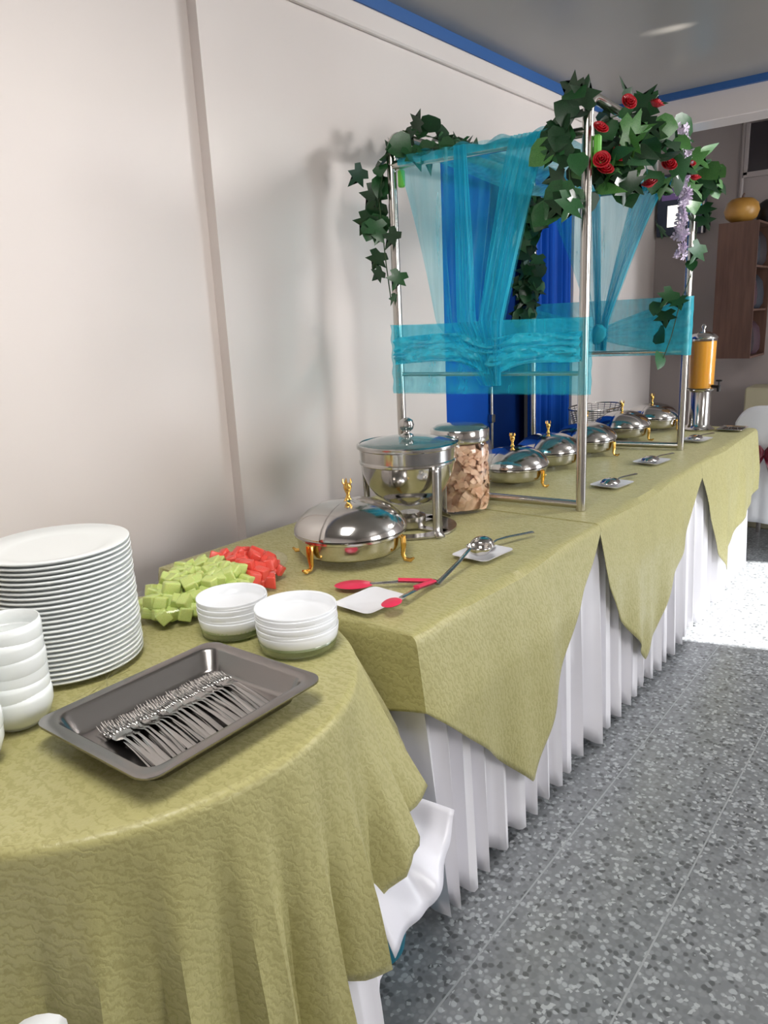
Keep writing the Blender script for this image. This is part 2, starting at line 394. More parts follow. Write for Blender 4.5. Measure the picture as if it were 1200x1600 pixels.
def diamond_cloth(ya, yb, hem, near_side=None, far_side=None, label='', seed=0, raise_=0.0):
    """one cloth: top over the table between ya and yb, a front flap with the hem profile, end flaps"""
    mb = MB(); zt = TZ+.004+raise_
    nu = int((yb-ya)/.02)
    def top(u, v):
        y = lerp(ya, yb, u); x = lerp(xb(y), xf(y), v)
        return (x, y, zt-.0009*max(0, nz(x*9, y*9, seed))*(.02 < v < .98))
    mb.grid(top, nu*2, 40)
    def front(u, v):
        y = lerp(ya, yb, u); h = pw(hem, y)
        s = v*(zt-h)
        r = .012
        if s < r*PI/2: a = s/r; x = xf(y)-0+r*math.sin(a)-.0; z = zt-r*(1-math.cos(a))
        else: x = xf(y)+r; z = zt-r-(s-r*PI/2)*(zt-h-r)/max(zt-h-r*PI/2, 1e-3) if zt-h > r*2 else zt-s
        d = max(0, (zt-z))
        fold = .020*math.sin(y*15+seed*2+.8*nz(y*4, seed, 0))+.010*math.sin(y*37+seed+z*2)+.008*nz(y*8, z*4, seed)
        x += min(d*1.3, 1)*fold*1.0 + .13*min(d, .2)+ .004*min(1, d*60)
        return (x, y, z)
    mb.grid(front, nu*2, 26)
    if near_side:
        def side(u, v):
            x = lerp(xb(ya), xf(ya), u); h = lerp(near_side[0], near_side[1], u); z = lerp(zt, h, v); d = zt-z
            y = ya-.006*min(1, d*40)-.010*min(1, d*4)*(1+math.sin(x*30))/2
            k = u**10; q = front(0, v); return (lerp(x, q[0], k), lerp(y, q[1], k), lerp(z, q[2], k))
        mb.grid(side, 40, 26)
    if far_side:
        def side2(u, v):
            x = lerp(xb(yb), xf(yb), u); h = lerp(far_side[0], far_side[1], u); z = lerp(zt, h, v); d = zt-z
            y = yb+.012*min(1, d*40)+.05*d+.03*min(1, d*4)*(1+math.sin(x*40))/2
            k = u**10; q = front(1, v); return (lerp(x, q[0], k), lerp(y, q[1], k), lerp(z, q[2], k))
        mb.grid(side2, 40, 26)
    o = mb.build('tablecloth', lime, solid=.0016, weld=.0012)
    return tag(o, label, 'tablecloth', 'lime cloths on the buffet table')
diamond_cloth(1.12, 2.085, [(1.12,.588),(1.35,.39),(1.578,.175),(1.66,.27),(1.80,.44),(1.93,.60),(2.085,.735)], near_side=(.36,.588),
    label='lime gold brocade cloth on the near end of the buffet table, one hanging point', seed=1)
diamond_cloth(2.075, 3.15, [(2.075,.735),(2.12,.55),(2.22,.40),(2.50,.148),(2.62,.22),(2.74,.40),(2.86,.47),(3.0,.60),(3.15,.70)],
    label='lime gold brocade cloth on the middle of the buffet table between the two others', seed=2, raise_=.0012)
diamond_cloth(3.14, 4.17, [(3.14,.70),(3.22,.60),(3.40,.30),(3.55,.18),(3.62,.26),(3.85,.36),(4.17,.44)], far_side=(.30,.46),
    label='lime gold brocade cloth on the far end of the buffet table, under the juice dispenser', seed=3, raise_=.0004)
ZT = TZ+.0065   # level on which things stand

# ---------------------------------------------------------------- round table and its cloths
RC = (-1.2, .655); RR = .462
t = thing('round_table', 'round table under a lime cloth in front of the buffet table', 'table', (RC[0], RC[1], 0))
MB().lathe([(0,TZ-.03),(RR-.01,TZ-.03),(RR-.004,TZ-.02),(RR-.004,TZ-.008),(RR-.01,TZ-.004),(0,TZ-.004)], 64).build('tabletop', wood, t)
MB().lathe([(0,0),(.2,0),(.2,.02),(.04,.05),(.03,.1),(.03,TZ-.03),(0,TZ-.03)], 24).build('pedestal', steel2, t)
def round_cloth(zt, hemf, flare, nf, amp, seed, rr0=RR, ymax=1.112):
    mb = MB(); NT = 240; rings = []
    for r in (.0, .1, .2, .3, .38, .43, rr0-.012): rings.append(('t', r))
    for k in range(5): rings.append(('b', k/4))
    for k in range(1, 27): rings.append(('d', k/26))
    V = []; F = []
    for kind, q in rings:
        for k in range(NT):
            th = 2*PI*k/NT; thd = math.degrees(th); thd = thd-360 if thd > 180 else thd
            if kind == 't': r = q; z = zt+.001*nz(r*math.cos(th)*8, r*math.sin(th)*8, seed)*(q > 0)
            elif kind == 'b':
                a = q*PI/2; r = rr0-.012+.014*math.sin(a); z = zt-.014*(1-math.cos(a))
            else:
                h = hemf(thd); z = lerp(zt-.014, h, q); d = zt-.014-z
                fo = math.sin(th*nf+1.6*nz(math.cos(th)*2, math.sin(th)*2, seed)*2); fo = math.copysign(abs(fo)**.8, fo)
                fo += .35*math.sin(th*nf*2.3+2)
                r = rr0+.002+flare(thd)*d + amp*min(1, d*3.2)*fo*(.35+.65*min(1, d*2)) + .006*nz(th*6, z*5, seed)*min(1,d*6)
            x = RC[0]+r*math.cos(th); y = RC[1]+r*math.sin(th)
            if kind != 't' or True:
                y = min(y, ymax) if kind == 'd' or kind == 'b' else min(y, ymax)
                x = max(x, XW+.02)
            V.append((x, y, z))
    for i in range(len(rings)-1):
        for k in range(NT): F.append((i*NT+k, i*NT+(k+1)%NT, (i+1)*NT+(k+1)%NT, (i+1)*NT+k))
    mb.add(V, F); return mb
def hem_l(t): return pw([(-180,.16),(-60,.10),(-5,.12),(2,.22),(6,.31),(14,.285),(22,.29),(25,.34),(30,.40),(38,.44),(60,.50),(100,.5),(180,.2)], t)
def flr_l(t): return pw([(-180,.06),(0,.10),(20,.10),(27,.16),(34,.26),(44,.38),(56,.42),(75,.15),(180,.06)], t)
tag(round_cloth(TZ+.0035, hem_l, flr_l, 27, .028, 4).build('tablecloth', lime, solid=.0016), 'lime gold brocade cloth draped in deep folds over the round table', 'tablecloth')
def hem_w(t): return pw([(-180,.03),(0,.03),(25,.04),(40,.3),(180,.3)], t)
tag(round_cloth(TZ-.0015, hem_w, lambda t: .085, 34, .010, 9, RR-.030).build('table_skirt', skirtm), 'white skirt showing below the lime cloth of the round table', 'table skirt')
# white satin corner between the two tables
sat = MB()
def satf(u, v):
    # u across from the aisle side to the gap between the tables, v downwards; it stays inside the lime cloth, then swings out
    th = math.radians(lerp(22, 58, u)); x0, y0 = RC[0]+.45*math.cos(th), RC[1]+.45*math.sin(th)
    rm_ = .458; xm, ym = RC[0]+rm_*math.cos(th), min(RC[1]+rm_*math.sin(th), 1.10)
    xl = lerp(-.705, -.748, u); yl = lerp(.845, 1.125, u**.8); zl = pw([(0,.27),(.45,.265),(.85,.325),(1,.38)], u)
    zm = .425
    if v < .5: q = v*2; x, y, z = lerp(x0, xm, q), lerp(y0, ym, q), lerp(.735, zm, q)
    else: q = (v-.5)*2; x, y, z = lerp(xm, xl, q**.8), lerp(ym, yl, q**.8), lerp(zm, zl, q)
    f = .009*math.sin(u*9+v*3)*max(0, v-.5)*2+.004*math.sin(u*21-v*4)*max(0, v-.5)*2
    return (x+f, y-f*.4, z)
sat.grid(satf, 30, 20)
tag(sat.build('satin_cloth', satin, solid=.0015), 'white satin cloth corner hanging from under the lime cloth beside the skirt', 'cloth')
b = thing('waste_bin', 'teal plastic bin on the floor under the white satin cloth', 'bin', (-.935, 1.045, 0))
MB().lathe([(0,.003),(.07,.003),(.075,.01),(.105,.24),(.11,.245),(.108,.25),(.100,.24),(.070,.012),(0,.012)], 32).build('body', teal, b)
MB().lathe([(.106,.235),(.114,.24),(.114,.25),(.106,.252)], 32).build('rim', teal, b)

# ---------------------------------------------------------------- crockery
ORD = ('topmost','second','third','fourth','fifth','sixth','seventh','eighth','ninth','tenth','eleventh','twelfth','thirteenth')
def stack_pos(k, n):
    """k counts from the bottom, n in all"""
    if k == n-1: return 'topmost'
    if k == 0: return 'lowest'
    a, b = n-1-k, k
    return ORD[a]+' from the top' if a <= b else ORD[b]+' from the bottom'
def plate_mesh(R):
    return MB().lathe([(0,.004),(R*.55,.004),(R*.58,0),(R*.62,.0),(R*.66,.003),(R*.93,.0075),(R*.975,.0115),(R,.0125),(R*1.001,.0150),(R*.985,.0160),(R*.7,.0075),(R*.6,.0065),(0,.0065)], 64).mesh('plate')
pm = plate_mesh(.135); pm.materials.append(china); pm.shade_smooth()
NPL = 26; dz = .2355/NPL
for k in range(NPL):
    o = bpy.data.objects.new('dinner_plate', pm); COL.objects.link(o)
    o.location = (-1.337+random.uniform(-.0012,.0012), .668+random.uniform(-.0012,.0012), ZT-.001+k*dz)
    lab = 'white dinner plate, %s in the tall plate stack' % stack_pos(k, NPL)
    tag(o, lab, 'plate', 'tall stack of dinner plates')
def cup_mesh(R, H):
    return MB().lathe([(0,.004),(R*.5,.004),(R*.52,0),(R*.6,0),(R*.62,.004),(R*.86,H*.22),(R*.99,H*.55),(R,H*.8),(R*.97,H),(R*.93,H),(R*.95,H*.7),(R*.8,H*.25),(R*.5,.009),(0,.009)], 48)
cm = cup_mesh(.056, .062).mesh('cup'); cm.materials.append(china); cm.shade_smooth()
for (cx, cy, n, nm) in ((-1.185,.487,6,'farther'),(-1.128,.378,5,'nearer')):
    for k in range(n):
        o = bpy.data.objects.new('soup_cup', cm); COL.objects.link(o); o.location = (cx+random.uniform(-.002,.002), cy+random.uniform(-.002,.002), ZT+k*.0235)
        tag(o, 'white handleless cup, %s in the %s cup stack at the left edge' % (stack_pos(k, n), nm), 'cup', '%s stack of white cups' % nm)
def bowl_profile(R, H):
    return [(0,.003),(R*.6,.003),(R*.62,0),(R*.70,0),(R*.80,.003),(R*.95,H*.22),(R*.98,H*.6),(R,H),(R*.99,H+.0015),(R*.955,H*.93),(R*.93,H*.35),(R*.76,.0065),(0,.0055)]
for (cx, cy, R, n, nm) in ((-1.172,.940,.073,8,'left'),(-1.003,.958,.081,9,'right')):
    tag(MB().lathe(bowl_profile(R*.97,.022), 48).build('glass_bowl', greenglass, loc=(cx, cy, ZT)), 'greenish clear glass dish at the bottom of the %s small bowl stack' % nm, 'dish')
    bm_ = MB().lathe(bowl_profile(R,.028), 56).mesh('bowl'); bm_.materials.append(bowlm); bm_.shade_smooth()
    for k in range(n):
        o = bpy.data.objects.new('small_bowl', bm_); COL.objects.link(o); o.location = (cx+random.uniform(-.001,.001), cy+random.uniform(-.001,.001), ZT+.012+k*.0056)
        tag(o, 'small white bowl, %s in the %s bowl stack behind the tray' % (stack_pos(k, n), nm), 'bowl', '%s stack of small white bowls' % nm)

# ---------------------------------------------------------------- steel tray with forks
def rrect(hx, hy, r, n=6):
    out = []
    for (sx, sy, a0) in ((1,1,0),(-1,1,90),(-1,-1,180),(1,-1,270)):
        for k in range(n+1):
            a = math.radians(a0+90*k/n); out.append((sx*(hx-r)+r*math.cos(a), sy*(hy-r)+r*math.sin(a)))
    return out
def loft(mb, rings, cap=True):
    n = len(rings[0][0]); V = []; F = []
    for ring, z in rings: V += [(x, y, z) for x, y in ring]
    for i in range(len(rings)-1):
        for k in range(n): F.append((i*n+k, i*n+(k+1)%n, (i+1)*n+(k+1)%n, (i+1)*n+k))
    if cap: F.append(tuple((len(rings)-1)*n+k for k in range(n)))
    return mb.add(V, F)
TR = (-.949, .645, ZT+.0015)
t = thing('serving_tray', 'rectangular stainless steel tray holding forks on the round table', 'tray', TR, math.radians(1))
HX, HY = .145, .178
trm = MB(); loft(trm, [(rrect(HX,HY,.028),.036),(rrect(HX,HY,.028),.0395),(rrect(HX-.018,HY-.018,.026),.040),(rrect(HX-.023,HY-.023,.026),.036),(rrect(HX-.034,HY-.034,.024),.006),(rrect(HX-.040,HY-.040,.02),.0015)])
trm.build('pan', mat('worn_steel', (.33,.31,.30), .24, 1), t, solid=.0012)
fk = MB()
def fork_mesh():
    mb = MB(); Lf = .165
    def body(u, v):
        y = lerp(-Lf/2, Lf/2, v); w = pw([(0,.0048),(.15,.0040),(.5,.0022),(.62,.0020),(.70,.0085),(.80,.0105),(.82,.0105)], v)
        z = .0015+pw([(0,.001),(.3,.006),(.6,.0075),(.74,.001),(.82,.0012)], v)
        return ((u*2-1)*w, y, z-.001*abs(u*2-1)**2)
    mb.grid(lambda u, v: body(u, v*.82), 4, 20)
    for k in range(4):
        x = -.009+.006*k
        mb.tube([(x, -Lf/2+Lf*.81, .0026), (x, -Lf/2+Lf*.9, .002), (x*.97, Lf/2, .0055)], [.0015,.0015,.0006], 6)
    return mb
fm = fork_mesh().mesh('fork'); fm.materials.append(mat('fork_steel', (.45,.44,.43), .2, 1)); fm.shade_smooth()
nF = 48
ORDF = ('first',)+ORD[1:]+('fourteenth','fifteenth','sixteenth','seventeenth','eighteenth','nineteenth','twentieth','twenty-first','twenty-second','twenty-third','twenty-fourth')
for k in range(nF):
    row = k // 24; i = k % 24
    o = bpy.data.objects.new('fork', fm); COL.objects.link(o)
    y = TR[1]-.108+.0093*i + random.uniform(-.0015,.0015); x = TR[0]-.006 + row*.022+random.uniform(-.003,.003)
    o.location = (x, y, TR[2]+.0045+row*.008+random.uniform(0,.002)); o.rotation_euler = (random.uniform(-.02,.02), random.uniform(-.3,.3), math.radians(90-8+random.uniform(-3,3)))
    tag(o, 'stainless fork, %s from the cup end, %s layer in the steel tray' % (ORDF[i], ('lower','upper')[row]), 'fork', 'forks in the steel tray')

# ---------------------------------------------------------------- fruit
FC = (-1.372, 1.055); FA = math.radians(8)
t = thing('fruit_platter', 'clear oval glass platter heaped with cut melon across the two tables', 'platter', (FC[0], FC[1], ZT), FA)
MB().lathe([(0,.002),(.07,.002),(.09,.006),(.122,.042),(.125,.043),(.123,.046),(.118,.044),(.088,.010),(.07,.006),(0,.006)], 56, sx=1, sy=1.88).build('dish', clear, t)
def chunk(seed):
    random.seed(seed); V = []
    for k in (-1,1):
        for j in (-1,1):
            for i in (-1,1): V.append((i*random.uniform(.7,1.05), j*random.uniform(.7,1.05), k*random.uniform(.7,1.05)))
    mb = MB().add(V, [(0,2,3,1),(4,5,7,6),(0,1,5,4),(2,6,7,3),(0,4,6,2),(1,3,7,5)])
    return mb
def chunkmesh(seed, mt):
    me = chunk(seed).mesh('chunk'); me.materials.append(mt)
    import bmesh
    b = bmesh.new(); b.from_mesh(me); bmesh.ops.bevel(b, geom=b.edges[:], offset=.22, segments=2, affect='EDGES', profile=.6); b.to_mesh(me); b.free(); me.shade_smooth(); return me
mm = [chunkmesh(s, melon) for s in range(5)]; wm = [chunkmesh(s+20, wmelon) for s in range(5)]
random.seed(11)
def heap(a, b):   # heap height over the platter at local (a,b)
    q = (a/.112)**2+(b/.215)**2
    return .012+.072*max(0, 1-q)**.75
pl = []
for lay in range(3):
    bb = -.19
    while bb < .195:
        aa = -.10
        while aa < .105:
            x = aa+random.uniform(-.006,.006); y = bb+random.uniform(-.006,.006)+(.012 if lay % 2 else 0)
            hmax = heap(x, y); z = .018+lay*.022
            if (x/.108)**2+(y/.205)**2 < 1 and z < hmax+.003: pl.append((x, y, z, z > hmax-.024))
            aa += .027
        bb += .027
pl = [p for p in pl if p[3] or (p[0]/.108)**2+(p[1]/.205)**2 > .5]
for (x, y, z, _) in pl:
    is_w = (y > .045 + .25*x*-1) 
    me = random.choice(wm if is_w else mm); o = bpy.data.objects.new('watermelon_chunk' if is_w else 'melon_chunk', me); COL.objects.link(o)
    c, s = math.cos(FA), math.sin(FA)
    o.location = (FC[0]+x*c-y*s, FC[1]+x*s+y*c, ZT+z+.006); sc = random.uniform(.0135,.0175); o.scale = (sc, sc*random.uniform(.85,1.2), sc)
    o.rotation_euler = (random.uniform(-.5,.5), random.uniform(-.5,.5), random.uniform(0,3))
    if is_w: tag(o, 'red watermelon chunk in the heap at the far end of the platter', 'watermelon', 'watermelon chunks on the platter')
    else: tag(o, 'pale green melon chunk in the heap at the near end of the platter', 'melon', 'green melon chunks on the platter')

# ---------------------------------------------------------------- chafing dishes
def chafer(label, R=.15):
    t = thing('chafing_dish', label, 'chafing dish', group='gold footed chafing dishes')
    k = R/.15
    MB().lathe([(0,.024*k),(.10*k,.025*k),(.131*k,.0265*k),(.1395*k,.034*k),(.142*k,.050*k),(.1435*k,.070*k),(.150*k,.074*k),(.150*k,.079*k),(.140*k,.081*k),(.136*k,.074*k),(0,.070*k)], 56).build('pan', steel, t)
    lid = MB().lathe([(.147*k,.080*k),(.150*k,.086*k),(.148*k,.094*k),(.138*k,.111*k),(.116*k,.131*k),(.085*k,.146*k),(.05*k,.155*k),(.0,.158*k)], 56).build('lid', steel, t)
    MB().lathe([(.148*k,.082*k),(.1535*k,.086*k),(.1515*k,.095*k),(.141*k,.113*k),(.118*k,.134*k),(.086*k,.1495*k),(.05*k,.1585*k),(.0,.1615*k)], 30, a0=math.radians(-80), a1=math.radians(100)).build('lid_shell', steel, lid, solid=.0012)
    kb = MB().lathe([(0,.156*k),(.012*k,.158*k),(.007*k,.166*k),(.0045*k,.176*k),(.009*k,.186*k),(.0115*k,.195*k),(.009*k,.204*k),(.004*k,.206*k),(0,.206*k)], 16)
    for q in range(5): kb.tube([(.007*k*math.cos(q*1.2566),.007*k*math.sin(q*1.2566),.200*k),(.012*k*math.cos(q*1.2566),.012*k*math.sin(q*1.2566),.208*k),(.011*k*math.cos(q*1.2566),.011*k*math.sin(q*1.2566),.217*k)], [.003*k,.0028*k,.001*k], 6)
    kb.build('lid_knob', gold, t)
    for a in (15, 88, 195, 268):
        c, s = math.cos(math.radians(a)), math.sin(math.radians(a)); lb = MB()
        for (da) in (-.006, .006):
            px, py = -s*da, c*da
            lb.tube([((.141*k)*c+px, (.141*k)*s+py, .072*k), (.153*k*c+px, .153*k*s+py, .068*k), (.154*k*c+px, .154*k*s+py, .045*k), (.151*k*c+px*.6, .151*k*s+py*.6, .02*k), (.156*k*c, .156*k*s, .008*k), (.172*k*c, .172*k*s, .006*k), (.182*k*c, .182*k*s, .013*k)], [.004*k,.006*k,.0055*k,.0042*k,.0055*k,.0055*k,.003*k], 8)
        lb.build('leg', gold, t)
    fu = MB().lathe([(0,.001),(.036*k,.001),(.038*k,.014*k),(.032*k,.019*k),(0,.019*k)], 20).build('burner', steel2, t)
    return t
CH = [(-1.287,1.452,0,'largest gold-legged chafing dish, nearest, beside the soup warmer'),
      (-1.352,2.470,1,'chafing dish just behind the bread jar, inside the tube frame'),
      (-1.375,2.815,1,'second chafing dish inside the tube frame, counted from the bread jar'),
      (-1.357,3.150,1,'third chafing dish inside the frame, seen through the near right post'),
      (-1.362,3.590,1,'chafing dish just beyond the far bottom bar of the frame'),
      (-1.330,3.925,1,'farthest chafing dish, next to the orange juice dispenser')]
c0 = chafer(CH[0][3], .150); c0.location = (CH[0][0], CH[0][1], ZT); c0.rotation_euler[2] = 0
c1 = chafer(CH[1][3], .132); c1.location = (CH[1][0], CH[1][1], ZT); c1.rotation_euler[2] = math.radians(-22)
for (x, y, _, lab) in CH[2:]: dup(c1, (x, y, ZT), math.radians(random.uniform(-25, 0)), lab)

# soup warmer
t = thing('soup_warmer', 'round steel soup pot with a teal reflection coloured into its lid, on a flat-legged stand', 'soup warmer', (-1.325, 1.775, ZT))
MB().lathe([(0,.072),(.04,.076),(.075,.090),(.104,.113),(.126,.145),(.138,.178),(.1425,.205),(.1465,.208),(.1465,.214),(.1435,.217),(.145,.250),(.152,.254),(.152,.259),(.138,.256),(.136,.2),(.12,.155),(0,.10)], 56).build('pot', steel, t)
ld = MB().lathe([(.151,.259),(.146,.264),(.11,.272),(.06,.280),(.0,.283)], 56).build('lid', tealtint, t)
MB().lathe([(.145,.2585),(.152,.259),(.1525,.263),(.146,.266),(.144,.2648)], 56).build('lid_rim', steel, ld)
MB().lathe([(0,.280),(.020,.281),(.020,.286),(.010,.291),(.009,.295),(.019,.303),(.023,.316),(.019,.329),(.008,.336),(0,.337)], 24).build('lid_knob', steel, t)
for a in (-21, 80, 190):
    a = math.radians(a); c, s = math.cos(a), math.sin(a); mb = MB()
    def st(u, v, c=c, s=s):
        r = pw([(0,.151),(.75,.147),(.9,.147),(1,.163)], v); z = pw([(0,.210),(.75,.05),(.97,.004),(1,.003)], v); w = (u-.5)*.030
        return (r*c-w*s, r*s+w*c, z)
    mb.grid(st, 1, 12).build('leg', steel2, t, solid=.004)
MB().lathe([(.10,.0),(.142,.0),(.142,.006),(.10,.006),(.10,0)], 40).lathe([(0,.006),(.045,.006),(.048,.012),(.048,.040),(.035,.045),(.030,.05),(0,.05)], 28).box((0,0,.004),(.26,.03,.004)).box((0,0,.004),(.03,.26,.004)).build('burner', steel2, t)

# bread jar
t = thing('bread_jar', 'tall clear jar of pale toasted flatbread pieces with a steel lid', 'jar', (-1.305, 2.035, ZT))
MB().lathe([(0,.001),(.07,.001),(.088,.010),(.096,.03),(.102,.12),(.104,.20),(.101,.226),(.092,.235),(.090,.235),(.098,.224),(.101,.2),(.0995,.12),(.093,.03),(.085,.012),(0,.005)], 48).build('body', clear, t)
ldj = MB().lathe([(0,.232),(.093,.232),(.095,.236),(.095,.268),(.092,.273),(.088,.274)], 48).build('lid', steel, t)
MB().lathe([(.088,.274),(.075,.282),(.04,.287),(0,.288)], 48).build('lid_top', tealtint, ldj)
br = MB(); random.seed(3)
for k in range(330):
    a = random.uniform(0, 2*PI); r = random.choice((1,1,1,.8))*.086; z = random.uniform(.018,.216)
    c = Vector((r*math.cos(a), r*math.sin(a), z)); w, h = random.uniform(.010,.019), random.uniform(.010,.017)
    rm = Matrix.Rotation(a+random.uniform(-.5,.5), 3, 'Z') @ Matrix.Rotation(random.uniform(-.9,.9), 3, 'Y') @ Matrix.Rotation(random.uniform(-1.5,1.5), 3, 'X')
    cr = random.uniform(.1,.35)
    V = [rm @ Vector((cr*.02*(1-(i-1)**2)-.003+t2*.0022, (i-1)*w, (j-1)*h+random.uniform(-.002,.002))) + c for t2 in (0,1) for j in range(3) for i in range(3)]
    V = [Vector((v.x, v.y, min(max(v.z, .012), .226))) if math.hypot(v.x, v.y) < .093 else Vector((v.x*.093/math.hypot(v.x,v.y), v.y*.093/math.hypot(v.x,v.y), min(max(v.z,.014),.222))) for v in V]
    F = [(j*3+i+q*9, j*3+i+1+q*9, (j+1)*3+i+1+q*9, (j+1)*3+i+q*9) for q in (0,1) for j in range(2) for i in range(2)]
    br.add(V, F)
br.lathe([(0,.012),(.070,.012),(.074,.03),(.074,.2),(.05,.215),(0,.22)], 24)
o = br.build('bread_pieces', cracker, None, loc=(-1.305, 2.035, ZT)); tag(o, 'pale toasted flatbread pieces filling the tall clear jar', 'bread', kind='stuff')

# juice dispenser
t = thing('juice_dispenser', 'orange juice dispenser with clear tank on a steel stand at the far table end', 'drink dispenser', (-1.122, 4.03, ZT))
MB().lathe([(0,0),(.075,0),(.078,.006),(.066,.012),(.052,.03),(.052,.195),(.064,.205),(.066,.21),(0,.21)], 40).build('stand', steel, t)
MB().lathe([(0,.211),(.062,.211),(.064,.215),(.067,.462),(.065,.463),(.061,.215),(0,.214)], 40).build('tank', clear, t)
MB().lathe([(0,.215),(.0605,.215),(.0632,.43),(.0632,.447),(0,.447)], 40).build('juice', juice, t)
MB().lathe([(.068,.459),(.070,.462),(.069,.468),(.055,.482),(.03,.492),(0,.495)], 40).build('lid', steel, t)
MB().lathe([(0,.492),(.009,.494),(.005,.504),(.011,.514),(.012,.522),(.006,.530),(0,.531)], 16).build('lid_knob', steel, t)
tp = MB(); tp.tube([(.060,-.02,.225),(.098,-.032,.222)], .008, 10); tp.tube([(.095,-.031,.232),(.095,-.031,.200)], .009, 10)
tp.build('tap', black, t)
MB().tube([(.095,-.031,.230),(.095,-.031,.252)], .0035, 8).box((.095,-.031,.254),(.03,.012,.008),.003).build('tap_handle', black, tp and t)
# small tray with glasses beside it
t = thing('drip_tray', 'low dark steel tray on the far table corner beside the dispenser', 'tray', (-.965, 4.06, ZT+.001))
tm = MB(); loft(tm, [(rrect(.062,.075,.015),.010),(rrect(.060,.073,.015),.012),(rrect(.054,.067,.012),.004),(rrect(.05,.063,.012),.002)]); tm.build('pan', steel2, t, solid=.001)
tsp = MB().lathe([(0,.0),(.011,.001),(.012,.004),(.008,.006),(0,.005)], 14, sx=1, sy=1.6).tube([(0,.016,.004),(0,.05,.006),(0,.09,.004)], [.002,.002,.003], 6).mesh('teaspoon'); tsp.materials.append(steel)
for k in range(5):
    o = bpy.data.objects.new('teaspoon', tsp); COL.objects.link(o); o.location = (-.995+.015*k, 4.02+.004*(k%2), ZT+.005); o.rotation_euler = (0,0,random.uniform(-.3,.3)); tag(o, 'small steel spoon lying in the low tray by the dispenser', 'spoon', 'small spoons in the far tray')
# wire basket behind the last chafing dishes
t = thing('wire_basket', 'grey wire mesh basket against the wall behind the far chafing dishes', 'basket', (-1.55, 3.72, ZT))
wb_ = MB()
for k in range(9):
    z = .05+.011*k; r = .095+.003*k
    wb_.tube([(r*math.cos(a*PI/16), r*1.7*math.sin(a*PI/16), z) for a in range(33)], .0018, 5, cap=False)
for k in range(24):
    a = 2*PI*k/24; wb_.tube([(.085*math.cos(a), .145*math.sin(a), .0), (.095*math.cos(a), .16*math.sin(a), .05), (.119*math.cos(a), .202*math.sin(a), .139)], .0018, 5, cap=False)
wb_.build('wire_body', steel2, t)
MB().tube([(.12*math.cos(a*PI/20), .204*math.sin(a*PI/20), .14) for a in range(41)], .004, 6, cap=False).build('rim', steel2, t)

# ---------------------------------------------------------------- small plates and utensils
def square_plate(label, loc, rz):
    mb = MB(); loft(mb, [(rrect(.036,.030,.010),.0),(rrect(.040,.034,.012),.001),(rrect(.068,.055,.016),.011),(rrect(.070,.057,.018),.0125),(rrect(.067,.054,.016),.0125),(rrect(.044,.038,.014),.004)])
    n = 28; mb.f.append(tuple(range(n))[::-1])
    return tag(mb.build('rest_plate', platem, loc=loc, rot=(0,0,rz)), label, 'plate', 'white rest plates along the table')
square_plate('empty white rest plate under the red-tipped tongs', (-1.018, 1.205, ZT), math.radians(86))
square_plate('white rest plate with two round ladles, beside the near chafing dish', (-.985, 1.635, ZT), math.radians(86))
square_plate('white rest plate with a spoon just beyond the near right post', (-1.005, 2.575, ZT), math.radians(84))
square_plate('white rest plate with a spoon between the two right-hand posts', (-1.025, 3.050, ZT), math.radians(84))
square_plate('white rest plate with a spoon just beyond the far right post', (-1.025, 3.66, ZT), math.radians(84))
def ladle(label, bowl, end, r, inverted, zb, ze=None, ell=1.0, group=None):
    ze = zb if ze is None else ze
    d = Vector((end[0]-bowl[0], end[1]-bowl[1], 0)); Lh = d.length; rz = math.atan2(d.y, d.x)
    t = thing('ladle' if ell < 1.2 else 'serving_spoon', label, 'ladle' if ell < 1.2 else 'spoon', (bowl[0], bowl[1], zb), rz, group)
    dep = .55*r if ell > 1.2 else .8*r
    prof = [(r*math.sin(q*PI/16), -dep*math.cos(q*PI/16)) for q in range(9)]
    if inverted: prof = [(a, -b) for a, b in prof]; h0 = .001
    else: h0 = dep+.001
    MB().lathe(prof, 32, c=(0,0,h0), sx=ell).build('bowl', steel, t, solid=.001)
    z0 = h0; pts = [(r*ell*.97, 0, z0), (r*ell+.02, 0, z0+.006), (Lh*.5, 0, lerp(z0, ze-zb, .5)+.008), (Lh, 0, ze-zb+.004)]
    MB().tube(pts, [.0055,.005,.0065,.008], 8, flat=.35).build('handle', steel2, t)
    return t
ladle('round steel ladle lying open with its handle towards the red tongs', (-.972,1.597), (-.955,1.375), .033, False, ZT+.014, ZT+.004)
ladle('round steel ladle turned upside down, handle pointing to the far end', (-1.008,1.672), (-.955,1.86), .034, True, ZT+.0135, ZT+.010)
ladle('steel serving spoon lying on the plate just beyond the near right post', (-1.008,2.565), (-.985,2.76), .032, True, ZT+.0135, ZT+.009, 1.4, 'spoons on the rest plates')
ladle('steel serving spoon lying on the plate between the right-hand posts', (-1.028,3.040), (-1.0,3.24), .032, True, ZT+.0135, ZT+.009, 1.4, 'spoons on the rest plates')
ladle('steel serving spoon lying on the plate beyond the far right post', (-1.028,3.65), (-1.0,3.85), .032, True, ZT+.0135, ZT+.009, 1.4, 'spoons on the rest plates')
